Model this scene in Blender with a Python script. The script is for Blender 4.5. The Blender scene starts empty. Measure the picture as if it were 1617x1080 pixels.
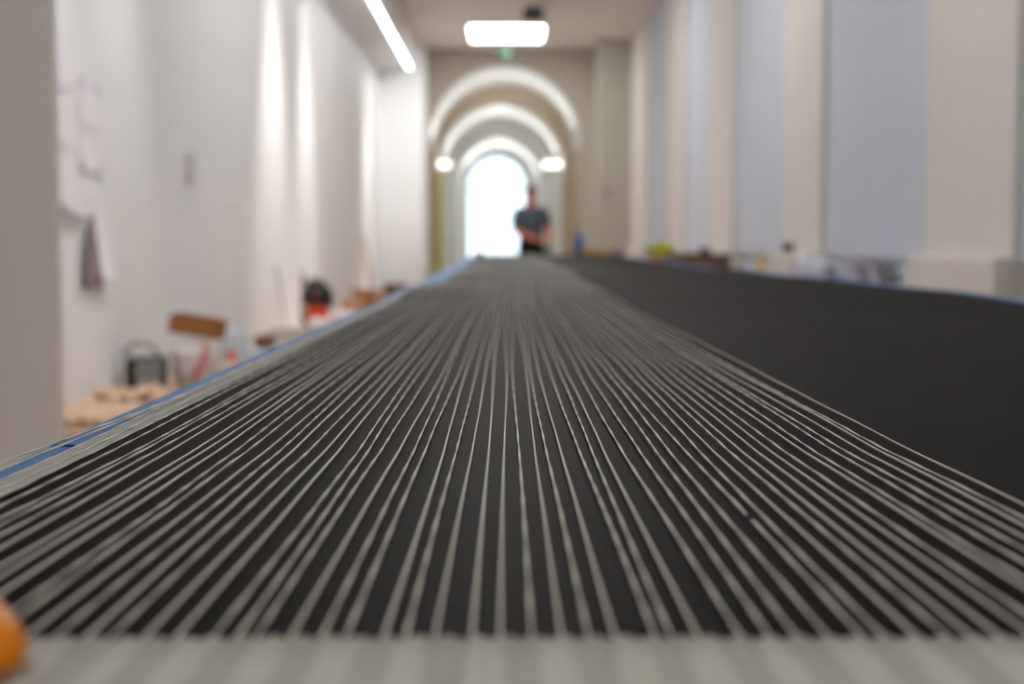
import bpy, bmesh, math, random
from mathutils import Vector, Matrix, noise
random.seed(7)
scene = bpy.context.scene
COL = scene.collection
PI = math.pi

# ------------------------------------------------------------------ camera
cam_d = bpy.data.cameras.new('camera')
cam = bpy.data.objects.new('camera', cam_d)
COL.objects.link(cam)
cam_d.sensor_width = 36.0
cam_d.lens = 50.0
cam_d.clip_start = 0.02
cam_d.clip_end = 300
cam.location = (0, 0, 0.9)
cam.rotation_euler = (math.radians(90 - 3.9), 0, math.radians(-0.217))
cam_d.dof.use_dof = True
cam_d.dof.focus_distance = 0.83
cam_d.dof.aperture_fstop = 6.4
cam_d.dof.aperture_blades = 0
scene.camera = cam

# ------------------------------------------------------------------ world, exposure
world = bpy.data.worlds.new('world')
scene.world = world
world.use_nodes = True
bg = world.node_tree.nodes['Background']
bg.inputs['Color'].default_value = (0.80, 0.90, 1.0, 1)
bg.inputs['Strength'].default_value = 2.0
scene.view_settings.view_transform = 'Standard'
scene.view_settings.look = 'None'
scene.view_settings.gamma = 1.0
scene.view_settings.use_curve_mapping = False
scene.view_settings.exposure = 0.32
LAMP_L = 9.0        # radiance of the ceiling panels
STRIP_L = 7.0       # radiance of the soffit light strip
VAULT_L = 2.2        # radiance of the uplights in the vaults
SPOT_W = 180.0       # wall washers under the soffit

# wall washers on the ceiling, aimed at the left wall one below another
def washer(y, w, cone):
    for (z, k) in ((3.1, .36), (2.0, .58), (.9, 1.3)):
        ld = bpy.data.lights.new('wall_washer_light', 'SPOT')
        ld.energy = SPOT_W * w * k
        ld.color = (1.0, 0.965, 0.93)
        ld.spot_size = math.radians(cone)
        ld.spot_blend = 1.0
        ld.shadow_soft_size = 0.0
        lo = bpy.data.objects.new('wall_washer_light', ld)
        COL.objects.link(lo)
        lo.location = (-1.0, y, 4.75)
        lo.rotation_euler = (Vector((-2.45, y, z)) - lo.location).to_track_quat('-Z', 'Y').to_euler()
for (y, w, cone) in ((7.4, .5, 46), (9.0, .4, 40), (15.1, 1.25, 48), (17.5, 1.2, 44), (25.2, 1.4, 42)):
    washer(y, w, cone)
# added fill spots without fittings, brightening the end pier and inner arch faces
for (p, q, w, cone) in (((-.3, 22.5, 4.75), (-2.0, 27.5, 2.4), 420, 40), ((-.05, 29.5, 4.1), (-.1, 32.3, 3.3), 35, 120),
                        ((-.15, 32.8, 3.9), (-.2, 37.4, 2.5), 110, 110), ((-.2, 37.9, 3.5), (-.3, 43, 2.4), 130, 110)):
    ld = bpy.data.lights.new('added_fill_light', 'SPOT')
    ld.energy = w; ld.color = (1, .985, .96); ld.spot_size = math.radians(cone); ld.spot_blend = 1.0; ld.shadow_soft_size = 0.0
    lo = bpy.data.objects.new('added_fill_light', ld); COL.objects.link(lo)
    lo.location = p; lo.rotation_euler = (Vector(q) - Vector(p)).to_track_quat('-Z', 'Y').to_euler()
# unseen spots added at the springings to brighten the three vaults
for (y, x, z, w) in ((30.4, 1.30, 2.95, 62), (34.6, 1.15, 2.75, 62), (40.2, .85, 2.65, 70)):
    for sx in (-1, 1):
        ld = bpy.data.lights.new('added_vault_light', 'SPOT')
        ld.energy = w; ld.color = (.93, .97, 1.0); ld.spot_size = math.radians(140); ld.spot_blend = 1.0; ld.shadow_soft_size = 0.0
        lo = bpy.data.objects.new('added_vault_light', ld); COL.objects.link(lo)
        lo.location = (-.15 + sx*x, y, z); lo.rotation_euler = (math.radians(180), math.radians(-sx*25), 0)
# daylight portal over the arched window
pd = bpy.data.lights.new('window_portal', 'AREA')
pd.shape = 'RECTANGLE'; pd.size = 2.0; pd.size_y = 3.8
pd.cycles.is_portal = True
po = bpy.data.objects.new('window_portal', pd); COL.objects.link(po)
po.location = (-.306, 43.35, 1.85); po.rotation_euler = (math.radians(-90), 0, 0)

# ------------------------------------------------------------------ materials
def srgb(r, g, b):
    f = lambda c: (c / 12.92 if c <= .04045 else ((c + .055) / 1.055) ** 2.4)
    return (f(r / 255), f(g / 255), f(b / 255), 1)

def mat(name, col, rough=0.6, spec=0.4, var=0.08, scale=12.0, bump=0.0, bscale=80.0, metal=0.0, trans=0.0, stretch=None):
    m = bpy.data.materials.new(name)
    m.use_nodes = True
    nt = m.node_tree
    b = nt.nodes['Principled BSDF']
    b.inputs['Roughness'].default_value = rough
    b.inputs['Specular IOR Level'].default_value = spec
    b.inputs['Metallic'].default_value = metal
    b.inputs['Transmission Weight'].default_value = trans
    tc = nt.nodes.new('ShaderNodeTexCoord')
    mp = nt.nodes.new('ShaderNodeMapping')
    if stretch: mp.inputs['Scale'].default_value = stretch
    nt.links.new(tc.outputs['Object'], mp.inputs['Vector'])
    n = nt.nodes.new('ShaderNodeTexNoise')
    n.inputs['Scale'].default_value = scale
    n.inputs['Detail'].default_value = 4
    nt.links.new(mp.outputs['Vector'], n.inputs['Vector'])
    mx = nt.nodes.new('ShaderNodeMixRGB')
    mx.inputs[1].default_value = tuple(max(0, c * (1 - var)) for c in col[:3]) + (1,)
    mx.inputs[2].default_value = tuple(min(1, c * (1 + var)) for c in col[:3]) + (1,)
    nt.links.new(n.outputs['Fac'], mx.inputs[0])
    nt.links.new(mx.outputs[0], b.inputs['Base Color'])
    if bump:
        n2 = nt.nodes.new('ShaderNodeTexNoise')
        n2.inputs['Scale'].default_value = bscale
        nt.links.new(mp.outputs['Vector'], n2.inputs['Vector'])
        bp = nt.nodes.new('ShaderNodeBump')
        bp.inputs['Strength'].default_value = bump
        bp.inputs['Distance'].default_value = 0.002
        nt.links.new(n2.outputs['Fac'], bp.inputs['Height'])
        nt.links.new(bp.outputs['Normal'], b.inputs['Normal'])
    return m

def emit(name, col, s):
    m = bpy.data.materials.new(name)
    m.use_nodes = True
    b = m.node_tree.nodes['Principled BSDF']
    b.inputs['Base Color'].default_value = col
    b.inputs['Emission Color'].default_value = col
    b.inputs['Emission Strength'].default_value = s
    return m

M = {}
M['wall_white'] = mat('wall_white', (.79, .80, .81, 1), .7, .2, .02, 1.5)
M['pilaster'] = mat('pilaster', (.66, .625, .59, 1), .75, .2, .03, 1.5)
M['blue_panel'] = mat('blue_panel', (.54, .585, .665, 1), .75, .2, .03, 1.0)
M['partition'] = mat('partition', (.86, .82, .785, 1), .75, .2, .03, 2)
M['ceiling'] = mat('ceiling', (.74, .68, .645, 1), .8, .2, .03, 1)
M['stone'] = mat('stone', (.50, .455, .395, 1), .8, .2, .06, 2)
M['stone_tan'] = mat('stone_tan', (.50, .40, .30, 1), .8, .2, .06, 2)
M['pier_grey'] = mat('pier_grey', (.46, .44, .385, 1), .8, .2, .04, 2)
M['vault'] = mat('vault', (.74, .73, .69, 1), .75, .2, .03, 2)
M['floor'] = mat('floor', (.60, .54, .48, 1), .55, .3, .1, 3)
M['oak_a'] = mat('oak_a', srgb(205, 172, 148), .5, .3, .12, 5, stretch=(6, 1, 1))
M['oak_b'] = mat('oak_b', srgb(184, 150, 122), .5, .3, .14, 5, stretch=(6, 1, 1))
M['oak_c'] = mat('oak_c', srgb(222, 198, 180), .5, .3, .10, 5, stretch=(6, 1, 1))
M['black_cloth'] = mat('black_cloth', (.0072, .0065, .0048, 1), .5, .016, .35, 60, .25, 900, stretch=(1, 3, 1))
M['cord'] = mat('cord', (.76, .735, .66, 1), .45, .35, .12, 160, .3, 2500)
M['blue_tape'] = mat('blue_tape', srgb(72, 124, 184), .55, .35, .08, 60, .15, 900)
M['blue_ink'] = mat('blue_ink', srgb(18, 48, 110), .6, .2)
M['pale_tape'] = mat('pale_tape', (.50, .48, .455, 1), .65, .3, .16, 120, .4, 1500, stretch=(1, .3, 1))
M['band_a'] = mat('band_a', (.56, .545, .48, 1), .7, .25, .06, 90, .3, 1500)
M['band_b'] = mat('band_b', (.44, .435, .385, 1), .7, .25, .06, 90, .3, 1500)
M['table_wood'] = mat('table_wood', srgb(150, 120, 90), .6, .3, .1, 6)
M['steel'] = mat('steel', (.45, .45, .46, 1), .35, .5, .05, 20, metal=.8)
M['orange'] = mat('orange', srgb(226, 132, 10), .45, .4, .06, 20)
M['dark'] = mat('dark', (.012, .012, .013, 1), .5, .4, .2, 20)
M['char'] = mat('char', (.05, .05, .05, 1), .6, .3, .2, 20)
M['grey_green'] = mat('grey_green', srgb(132, 140, 136), .6, .3, .1, 20)
M['grey_hose'] = mat('grey_hose', srgb(150, 142, 145), .5, .4, .08, 20)
M['white_plastic'] = mat('white_plastic', srgb(214, 210, 208), .4, .4, .05, 10)
M['white_blue'] = mat('white_blue', srgb(205, 214, 226), .4, .4, .05, 10)
M['lilac'] = mat('lilac', srgb(206, 200, 214), .4, .4, .05, 10)
M['pinkred'] = mat('pinkred', srgb(190, 96, 110), .5, .3, .1, 20)
M['pink'] = mat('pink', srgb(222, 172, 172), .5, .3, .1, 20)
M['card'] = mat('card', srgb(158, 112, 70), .8, .15, .08, 20)
M['card_tan'] = mat('card_tan', srgb(178, 140, 108), .8, .15, .08, 20)  # second, paler tan cardboard colour
M['kraft'] = mat('kraft', srgb(210, 178, 152), .7, .25, .22, 9)
M['kraft_dark'] = mat('kraft_dark', srgb(100, 66, 44), .75, .2, .1, 8)
M['redbrown'] = mat('redbrown', srgb(112, 90, 78), .75, .2, .08, 6, stretch=(1, 1, 6))
M['beige_cloth'] = mat('beige_cloth', srgb(186, 172, 156), .85, .1, .1, 18, .4, 300)
M['redorange'] = mat('redorange', srgb(226, 72, 36), .4, .4, .06, 20)
M['green_s'] = mat('green_s', srgb(150, 205, 110), .5, .3)
M['blue_s'] = mat('blue_s', srgb(130, 160, 215), .5, .3)
M['purple_s'] = mat('purple_s', srgb(140, 110, 190), .5, .3)
M['pink_s'] = mat('pink_s', srgb(220, 130, 160), .5, .3)
M['brown_roll'] = mat('brown_roll', srgb(122, 86, 58), .5, .4)
M['paper'] = mat('paper', srgb(232, 228, 232), .7, .2, .02, 10)
M['tape_lav'] = mat('tape_lav', srgb(206, 204, 220), .6, .2, .03, 10)
M['mauve'] = mat('mauve', srgb(150, 134, 142), .85, .1, .12, 20)
M['pole_pink'] = mat('pole_pink', srgb(200, 168, 158), .5, .3, .06, 10)
M['yellow'] = mat('yellow', srgb(224, 184, 60), .4, .4)
M['lime'] = mat('lime', srgb(158, 164, 46), .7, .2, .3, 12)
M['green_bag'] = mat('green_bag', srgb(52, 128, 52), .5, .3)
M['deepblue'] = mat('deepblue', srgb(36, 82, 176), .4, .4)
M['tan_foam'] = mat('tan_foam', srgb(186, 148, 100), .8, .2)
M['skin'] = mat('skin', srgb(196, 112, 84), .55, .3, .06, 25)
M['hair'] = mat('hair', (.012, .012, .014, 1), .5, .4, .3, 60)
M['shirt'] = mat('shirt', srgb(78, 88, 98), .85, .15, .1, 40)
M['trousers'] = mat('trousers', (.012, .012, .015, 1), .8, .2, .2, 30)
M['yellowgreen'] = mat('yellowgreen', srgb(176, 172, 60), .6, .3)
M['clamp_grey'] = mat('clamp_grey', srgb(112, 104, 100), .5, .4)
M['frame'] = mat('frame', srgb(150, 165, 185), .5, .4)
M['lamp_frame'] = mat('lamp_frame', srgb(200, 200, 196), .4, .4)
M['lamp'] = emit('lamp', (1.0, .985, .955, 1), LAMP_L)
M['strip'] = emit('strip', (.93, .97, 1.0, 1), STRIP_L)
M['uplight'] = emit('uplight', (1.0, .98, .95, 1), VAULT_L)
M['exit_green'] = emit('exit_green', srgb(20, 150, 110), .45)
M['exit_white'] = emit('exit_white', srgb(225, 245, 238), .6)
gl = bpy.data.materials.new('glass'); gl.use_nodes = True
gn = gl.node_tree
gn.nodes.remove(gn.nodes['Principled BSDF'])
g_t = gn.nodes.new('ShaderNodeBsdfTransparent'); g_t.inputs[0].default_value = (.95, .97, .97, 1)
g_g = gn.nodes.new('ShaderNodeBsdfGlossy'); g_g.inputs['Roughness'].default_value = .02
g_m = gn.nodes.new('ShaderNodeMixShader'); g_f = gn.nodes.new('ShaderNodeFresnel'); g_f.inputs[0].default_value = 1.3
gn.links.new(g_f.outputs[0], g_m.inputs[0]); gn.links.new(g_t.outputs[0], g_m.inputs[1]); gn.links.new(g_g.outputs[0], g_m.inputs[2])
gn.links.new(g_m.outputs[0], gn.nodes['Material Output'].inputs['Surface'])
M['glass'] = gl

# ------------------------------------------------------------------ helpers
def tag(o, label=None, cat=None, group=None, kind=None):
    if label: o['label'] = label
    if cat: o['category'] = cat
    if group: o['group'] = group
    if kind: o['kind'] = kind
    return o

def thing(name, label, cat, loc, rz=0, group=None):
    o = bpy.data.objects.new(name, None)
    o.empty_display_size = .05
    COL.objects.link(o)
    o.location = loc
    o.rotation_euler = (0, 0, rz)
    return tag(o, label, cat, group)

def link(name, bm, mats, parent=None, smooth=False):
    me = bpy.data.meshes.new(name)
    bmesh.ops.recalc_face_normals(bm, faces=bm.faces)
    bm.to_mesh(me); bm.free()
    for m in (mats if isinstance(mats, (list, tuple)) else [mats]):
        me.materials.append(M[m])
    if smooth:
        for p in me.polygons: p.use_smooth = True
    o = bpy.data.objects.new(name, me)
    COL.objects.link(o)
    if parent: o.parent = parent
    return o

def struct(name, bm, m, label, parent=None):
    o = link(name, bm, m, parent)
    if parent is None: tag(o, label, 'building', None, 'structure')
    return o

def box(bm, x0, x1, y0, y1, z0, z1, mi=0):
    v = [bm.verts.new(p) for p in ((x0,y0,z0),(x1,y0,z0),(x1,y1,z0),(x0,y1,z0),(x0,y0,z1),(x1,y0,z1),(x1,y1,z1),(x0,y1,z1))]
    for q in ((0,3,2,1),(4,5,6,7),(0,1,5,4),(1,2,6,5),(2,3,7,6),(3,0,4,7)):
        f = bm.faces.new([v[i] for i in q]); f.material_index = mi
    return v

def bbox(x0, x1, y0, y1, z0, z1, bev=0.0, seg=2):
    bm = bmesh.new()
    box(bm, x0, x1, y0, y1, z0, z1)
    if bev:
        bmesh.ops.bevel(bm, geom=bm.edges[:], offset=bev, segments=seg, affect='EDGES', profile=.5)
    return bm

def lathe(prof, n=20, cx=0, cy=0, bm=None, closed=False):
    bm = bm or bmesh.new()
    rings = []
    for (r, z) in prof:
        rings.append([bm.verts.new((cx + r * math.cos(2*PI*k/n), cy + r * math.sin(2*PI*k/n), z)) for k in range(n)])
    rng = range(len(rings)) if closed else range(len(rings) - 1)
    for i in rng:
        a, b = rings[i], rings[(i + 1) % len(rings)]
        for k in range(n):
            bm.faces.new((a[k], a[(k+1) % n], b[(k+1) % n], b[k]))
    if not closed:
        bm.faces.new(rings[0]); bm.faces.new(rings[-1])
    return bm

def tube(pts, r, n=8, bm=None, cap=True):
    bm = bm or bmesh.new()
    pts = [Vector(p) for p in pts]
    rings = []
    up0 = None
    for i, p in enumerate(pts):
        t = (pts[min(i+1, len(pts)-1)] - pts[max(i-1, 0)]).normalized()
        u = t.orthogonal().normalized() if up0 is None else (up0 - t * up0.dot(t)).normalized()
        up0 = u
        w = t.cross(u)
        rr = r[i] if isinstance(r, (list, tuple)) else r
        rings.append([bm.verts.new(p + (u * math.cos(2*PI*k/n) + w * math.sin(2*PI*k/n)) * rr) for k in range(n)])
    for a, b in zip(rings, rings[1:]):
        for k in range(n):
            bm.faces.new((a[k], a[(k+1) % n], b[(k+1) % n], b[k]))
    if cap:
        bm.faces.new(rings[0]); bm.faces.new(rings[-1])
    return bm

def blob(rx, ry, h, seed, amp=.12, n=20, m=12, flat=.5, tuft=0.0):
    """a slumped sack: flat bottom, rounded sides, creased surface"""
    bm = bmesh.new()
    rings = []
    for i in range(m + 1):
        t = i / m
        z = h * t
        s = (1 - (2*t - 1) ** 4 * .35 if t < flat else math.sqrt(max(0.0, 1 - ((t - flat) / (1 - flat)) ** 2)) * .95 + .05)
        if tuft and t > .92: s = max(s, tuft)
        ring = []
        for k in range(n):
            a = 2*PI*k/n
            d = 1 + amp * noise.noise(Vector((math.cos(a)*2.2 + seed, math.sin(a)*2.2, t*3.1))) + amp*.5*noise.noise(Vector((math.cos(a)*6 + seed, math.sin(a)*6, t*8)))
            ring.append(bm.verts.new((rx*s*d*math.cos(a), ry*s*d*math.sin(a), z)))
        rings.append(ring)
    for a, b in zip(rings, rings[1:]):
        for k in range(n):
            bm.faces.new((a[k], a[(k+1) % n], b[(k+1) % n], b[k]))
    bm.faces.new(rings[0]); bm.faces.new(rings[-1])
    return bm

def sheet(w, d, seed, amp, nx=16, ny=20, th=.003, base=.002):
    bm = bmesh.new()
    def g(dz):
        return [[bm.verts.new((w*(i/nx-.5), d*(j/ny-.5), base + dz + amp*abs(noise.noise(Vector((i*.5+seed, j*.45, 0)))) + amp*.6*abs(noise.noise(Vector((i*1.1+seed, j*1.0, 3)))))) for i in range(nx+1)] for j in range(ny+1)]
    t, b = g(th), g(0)
    for j in range(ny):
        for i in range(nx):
            bm.faces.new((t[j][i], t[j][i+1], t[j+1][i+1], t[j+1][i]))
            bm.faces.new((b[j][i], b[j+1][i], b[j+1][i+1], b[j][i+1]))
    for j in range(ny):
        for i in (0, nx):
            bm.faces.new((t[j][i], t[j+1][i], b[j+1][i], b[j][i]))
    for i in range(nx):
        for j in (0, ny):
            bm.faces.new((t[j][i], b[j][i], b[j][i+1], t[j][i+1]))
    return bm

def copy_tree(o, parent=None):
    c = o.copy(); COL.objects.link(c); c.parent = parent
    for ch in list(o.children): copy_tree(ch, c)
    return c

# ------------------------------------------------------------------ the hall
HC = 4.83
WL, WR = -2.45, 2.40
YB, YE = -4.0, 27.5
fl = struct('floor', bbox(WL-.5, 3.0, YB, 46, -.12, -.012), 'floor', 'brown timber floor of the long hall')
plank_mesh = []
for k, mname in enumerate(('oak_a', 'oak_b', 'oak_c')):
    bm = bbox(.002, .236, .002, 1.896, -.011, 0, .003, 1)
    o = link('plank', bm, mname, fl)
    plank_mesh.append(o)
first = set()
for r in range(20):
    off = (r * .73) % 1.9
    for c in range(14):
        k = random.choice((0, 0, 1, 1, 2))
        if k not in first:
            o = plank_mesh[k]; first.add(k)
        else:
            o = plank_mesh[k].copy(); COL.objects.link(o); o.parent = fl
        o.location = (WL + .006 + r * .238, 0.5 + c * 1.9 + off - .9, 0)
for k in range(3):
    if k not in first: bpy.data.objects.remove(plank_mesh[k])

struct('ceiling', bbox(-2.9, 2.95, YB, 29, HC, HC+.15), 'ceiling', 'grey plaster ceiling above the far arch')
struct('wall_left', bbox(WL-.25, WL, YB, YE, -.12, HC), 'wall_white', 'long white wall with papers taped to it')
struct('wall_near', bbox(-2.9, 2.95, YB-.2, YB, -.12, HC+.15), 'wall_white', 'white wall closing the hall behind the viewer')
# soffit over the left wall
struct('trim_1', bbox(WL, -1.78, YB, YE, 4.26, HC), 'wall_white', 'white lowered soffit along the left wall')
struct('trim_2', bbox(WL-.25, -1.60, YE, 29, -.12, HC), 'wall_white', 'white end pier at the far end of the left wall')
sp = thing('light_strip', 'long white LED strip let into the underside of the left soffit', 'light', (-1.835, 0, 4.258))
link('diffuser', bbox(-.026, .026, 1.0, 27.2, -.022, -.004), 'strip', sp)
link('channel', bbox(-.04, .04, .98, 27.22, -.006, .001), 'lamp_frame', sp)
struct('wall_partition', bbox(-2.449, -1.327, 4.2, 4.25, 0, 4.25), 'partition', 'grey partition edge at the near left')

# right wall: recessed blue panels between pilasters
wr = struct('wall_right', bbox(2.62, 2.9, YB, YE, -.12, HC), 'wall_white', 'right wall with pilasters and pale blue recessed panels')
bays = [(4.0, 6.75), (8.18, 10.9), (12.4, 15.2), (16.9, 19.4), (21.6, 24.5)]
bays = [(-.3, 2.55)] + bays
edges = [YB] + [v for b in bays for v in b] + [YE]
places = ['beside the viewer', 'nearest the viewer', 'at the right edge of the photo', 'second one seen from the right', 'third one seen from the right', 'beside the narrow far panel', 'at the far right corner']
for i in range(0, len(edges), 2):
    y0, y1 = edges[i], edges[i+1]
    bm = bbox(2.40, 2.619, y0, y1, 0, HC)
    p = struct('trim_%d' % (3 + i // 2), bm, 'pilaster', 'cream pilaster on the right wall, ' + places[i // 2])
    bmp = bbox(2.30, 2.399, y0 - .02, y1 + .02, 0, .845, .012)
    link('plinth', bmp, 'pilaster', p)
for (y0, y1) in bays:
    link('panel', bbox(2.44, 2.619, y0+.002, y1-.002, .82, HC-.002), 'blue_panel', wr)
    link('dado', bbox(2.52, 2.619, y0+.002, y1-.002, 0, .82), 'white_blue', wr)

# right end pier
struct('trim_11', bbox(1.77, 2.9, YE, 29, -.12, HC), 'pier_grey', 'grey pier right of the arch with a small round sensor')

def arch_wall(name, y0, y1, x0, x1, z1, cx, r, zs, mats, label, zb=-.12, n=28):
    bm = bmesh.new()
    pts = [(cx - r, zb)] + [(cx - r*math.cos(PI*k/n), zs + r*math.sin(PI*k/n)) for k in range(n+1)] + [(cx + r, zb)]
    outer = [(x0, zb)] + [(x0 + (x1-x0)*k/n, z1) for k in range(n+1)] + [(x1, zb)]
    outer[1] = (x0, z1); outer[-2] = (x1, z1)
    for y in (y0, y1):
        a = [bm.verts.new((p[0], y, p[1])) for p in pts]
        b = [bm.verts.new((p[0], y, p[1])) for p in outer]
        for i in range(len(a)-1):
            bm.faces.new((a[i], a[i+1], b[i+1], b[i]))
        if y == y0: A0, B0 = a, b
        else: A1, B1 = a, b
    for i in range(len(A0)-1):
        f = bm.faces.new((A0[i], A0[i+1], A1[i+1], A1[i])); f.material_index = 1 if 0 < i < len(A0)-2 else 2
        bm.faces.new((B0[i], B1[i], B1[i+1], B0[i+1]))
    return struct(name, bm, mats, label)

arch_wall('wall_arch', 29.0, 32.3, -2.9, 2.95, HC+.15, -.05, 1.55, 2.95, ['stone', 'vault', 'stone_tan'], 'stone-coloured wall with the tall first arch')
arch_wall('wall_vault', 32.301, 37.4, -2.9, 2.95, HC+.15, -.144, 1.41, 2.68, ['stone_tan', 'vault', 'vault'], 'second arch and its pale barrel vault')
arch_wall('wall_inner', 37.401, 43.0, -2.9, 2.95, HC+.15, -.216, 1.12, 2.60, ['vault', 'vault', 'vault'], 'third and smallest white arch before the window')
arch_wall('wall_end', 43.001, 43.3, -2.9, 2.95, HC+.15, -.306, .92, 2.69, ['vault', 'vault', 'vault'], 'white end wall around the bright arched window')

# the arched window
win = bpy.data.objects.new('window_1', None); COL.objects.link(win)
win.location = (-.306, 43.12, 0)
tag(win, 'tall bright arched window at the end of the hall', 'window', None, 'structure')
R = .915
bm = bmesh.new()
def ring_pts(r, n=24): return [(-r*math.cos(PI*k/n), 2.69 + r*math.sin(PI*k/n)) for k in range(n+1)]
o1 = [(-R, .0)] + ring_pts(R) + [(R, .0)]
i1 = [(-R+.06, .06)] + ring_pts(R-.06) + [(R-.06, .06)]
va = [[bm.verts.new((p[0], y, p[1])) for p in q] for q in (o1, i1) for y in (-.04, .04)]
for i in range(len(o1)-1):
    bm.faces.new((va[0][i], va[0][i+1], va[2][i+1], va[2][i]))
    bm.faces.new((va[1][i], va[1][i+1], va[3][i+1], va[3][i]))
    bm.faces.new((va[2][i], va[2][i+1], va[3][i+1], va[3][i]))
    bm.faces.new((va[0][i], va[0][i+1], va[1][i+1], va[1][i]))
link('window_frame', bm, 'frame', win)
link('transom', bbox(-.86, .86, -.03, .03, 2.55, 2.63), 'frame', win)
for x in (-.45, 0, .45):
    link('mullion', bbox(x-.018, x+.018, -.022, .022, .06, 2.58), 'frame', win)
for k in range(4):
    a = PI*(.14 + .24*k)
    link('fan_bar', tube([(-.36*math.cos(a), 0, 2.66+.36*math.sin(a)), (-.85*math.cos(a), 0, 2.69+.85*math.sin(a))], .016, 6), 'frame', win)
link('fan_arc', tube([(-.38*math.cos(PI*k/16), 0, 2.63+.38*math.sin(PI*k/16)) for k in range(17)], .018, 6), 'frame', win)
for x0 in (-.85, -.43, .02, .47):
    link('pane', bbox(x0, x0+(.41 if abs(x0) < .44 else .38), -.004, .004, .07, 2.54), 'glass', win)
bm = bmesh.new()
fr = [bm.verts.new((p[0], -.003, p[1])) for p in ring_pts(.85)]
bk = [bm.verts.new((p[0], .003, p[1])) for p in ring_pts(.85)]
bm.faces.new(fr); bm.faces.new(bk)
for i in range(len(fr)):
    j = (i+1) % len(fr); bm.faces.new((fr[i], fr[j], bk[j], bk[i]))
link('fan_pane', bm, 'glass', win)

# uplights on the springing of the vaults
for (x0, x1, y0, y1, z, lab) in ((-1.545, -1.27, 32.5, 33.1, 2.60, 'bright wall uplight on the left springing of the second arch'),
                                 (.82, 1.255, 32.5, 33.1, 2.60, 'bright wall uplight on the right springing of the second arch')):
    u = thing('wall_uplight', lab, 'light', ((x0+x1)/2, (y0+y1)/2, z), 0, 'uplights of the vaulted passage')
    w, d = (x1-x0)/2, (y1-y0)/2
    link('housing', bbox(-w, w, -d, d, 0, .06, .01), 'vault', u)
    link('diffuser', bbox(-w+.02, w-.02, -d+.02, d-.02, .06, .20, .02), 'uplight', u)

# ceiling fittings
lamp = thing('ceiling_panel_light', 'glowing rectangular ceiling panel light above the far arch', 'light', (0, 26.5, HC), 0, 'ceiling panel lights')
link('frame', bbox(-.70, .70, -.92, .92, -.05, -.001, .008), 'lamp_frame', lamp)
link('diffuser', bbox(-.67, .67, -.89, .89, -.062, -.051), 'lamp', lamp)
for y, ly in ((-3.0, 'added behind the viewer to light the partition'), (6.5, 'first one ahead of the viewer'), (12.5, 'second along the hall'), (18.8, 'third along the hall')):  # the rear panel is an added one, brightening the partition
    l2 = copy_tree(lamp); l2.location = (.2, y, HC)
    l2['label'] = 'ceiling panel light overhead, ' + ly
t = thing('projector_box', 'small dark box on the ceiling in front of the glowing panel', 'box', (.44, 23.9, HC))
link('body', bbox(-.17, .17, -.15, .15, -.20, -.05, .02), 'char', t)
link('bracket', bbox(-.03, .03, -.03, .03, -.06, 0), 'char', t)
t = thing('smoke_detector', 'round white smoke detector on the ceiling at the top of the photo', 'detector', (.585, 23.25, HC))
link('base', lathe([(.10, -.02), (.10, 0)], 20), 'white_plastic', t)
link('dome', lathe([(.03, -.07), (.075, -.055), (.085, -.02)], 20), 'white_plastic', t, True)
t = thing('exit_sign', 'small green exit sign hanging above the first arch', 'sign', (-.02, 28.6, 4.63))
link('plate', bbox(-.13, .13, -.02, .02, 0, .16, .008), 'exit_green', t)
link('hanger', bbox(-.01, .01, -.01, .01, .16, .20), 'steel', t)
bm = bmesh.new()
box(bm, .02, .09, -.024, -.021, .03, .13)
link('door_symbol', bm, 'exit_white', t)
bm = tube([(-.07, -.022, .125), (-.07, -.022, .118)], .012, 8)
tube([(-.065, -.022, .105), (-.05, -.022, .07), (-.075, -.022, .03)], .008, 6, bm); tube([(-.05, -.022, .07), (-.02, -.022, .035)], .008, 6, bm)
tube([(-.09, -.022, .085), (-.062, -.022, .098), (-.03, -.022, .08)], .007, 6, bm)
link('running_figure', bm, 'exit_white', t)
t = thing('wall_sensor', 'small round grey sensor on the grey pier right of the arch', 'sensor', (1.95, YE-.0, 1.9))
bm = lathe([(.07, 0), (.07, .02), (.05, .035)], 18); bmesh.ops.rotate(bm, verts=bm.verts, matrix=Matrix.Rotation(PI/2, 3, 'X'))
link('cover', bm, 'grey_hose', t, False)
bm = lathe([(.02, .035), (.015, .042)], 12); bmesh.ops.rotate(bm, verts=bm.verts, matrix=Matrix.Rotation(PI/2, 3, 'X'))
link('lens', bm, 'char', t)
t = thing('painted_batten', 'tall yellow-green batten leaning in the first arch on the left', 'batten', (-1.49, 31.6, 0))
link('post', bbox(-.05, .05, -.03, .03, 0, 2.55, .006), 'yellowgreen', t)
link('foot', bbox(-.06, .06, -.06, .06, 0, .02), 'char', t)

# ------------------------------------------------------------------ the long table
def lerp(tb, v):
    if v <= tb[0][0]: return tb[0][1]
    for (a, fa), (b, fb) in zip(tb, tb[1:]):
        if v <= b: return fa + (fb-fa)*(v-a)/(b-a)
    return tb[-1][1]
HT = [(.2, .113), (3, .1125), (5, .110), (8, .108), (11, .104), (15, .100)]
def top(x, y):
    z = .9 - lerp(HT, y)
    k = min(1, max(0, (y-1.0)/2.0))
    z += .0035*k*math.sin(y*2.3 + .5*math.sin(x*2.2+1)) + .0025*k*math.sin(y*4.1 + x*1.7)
    z += .0006*math.sin(y*17 + 2*math.sin(x*5)) * noise.noise(Vector((x*4, y*3, 1)))*2
    if x > .3: z += .004*k*math.sin((x-.3)*4 + y*1.1)
    return z
LE = [(.2, -.253), (3.1, -.253), (6.2, -.265), (12.9, -.315), (15, -.35)]
RE = 1.035
def yrange(y0, y1):
    ys, y = [], y0
    while y < y1 - 1e-6:
        ys.append(y)
        y += .02 if y < 1.6 else (.04 if y < 4 else .12)
    return ys + [y1]
TY0, TY1 = .15, 15.0
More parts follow.
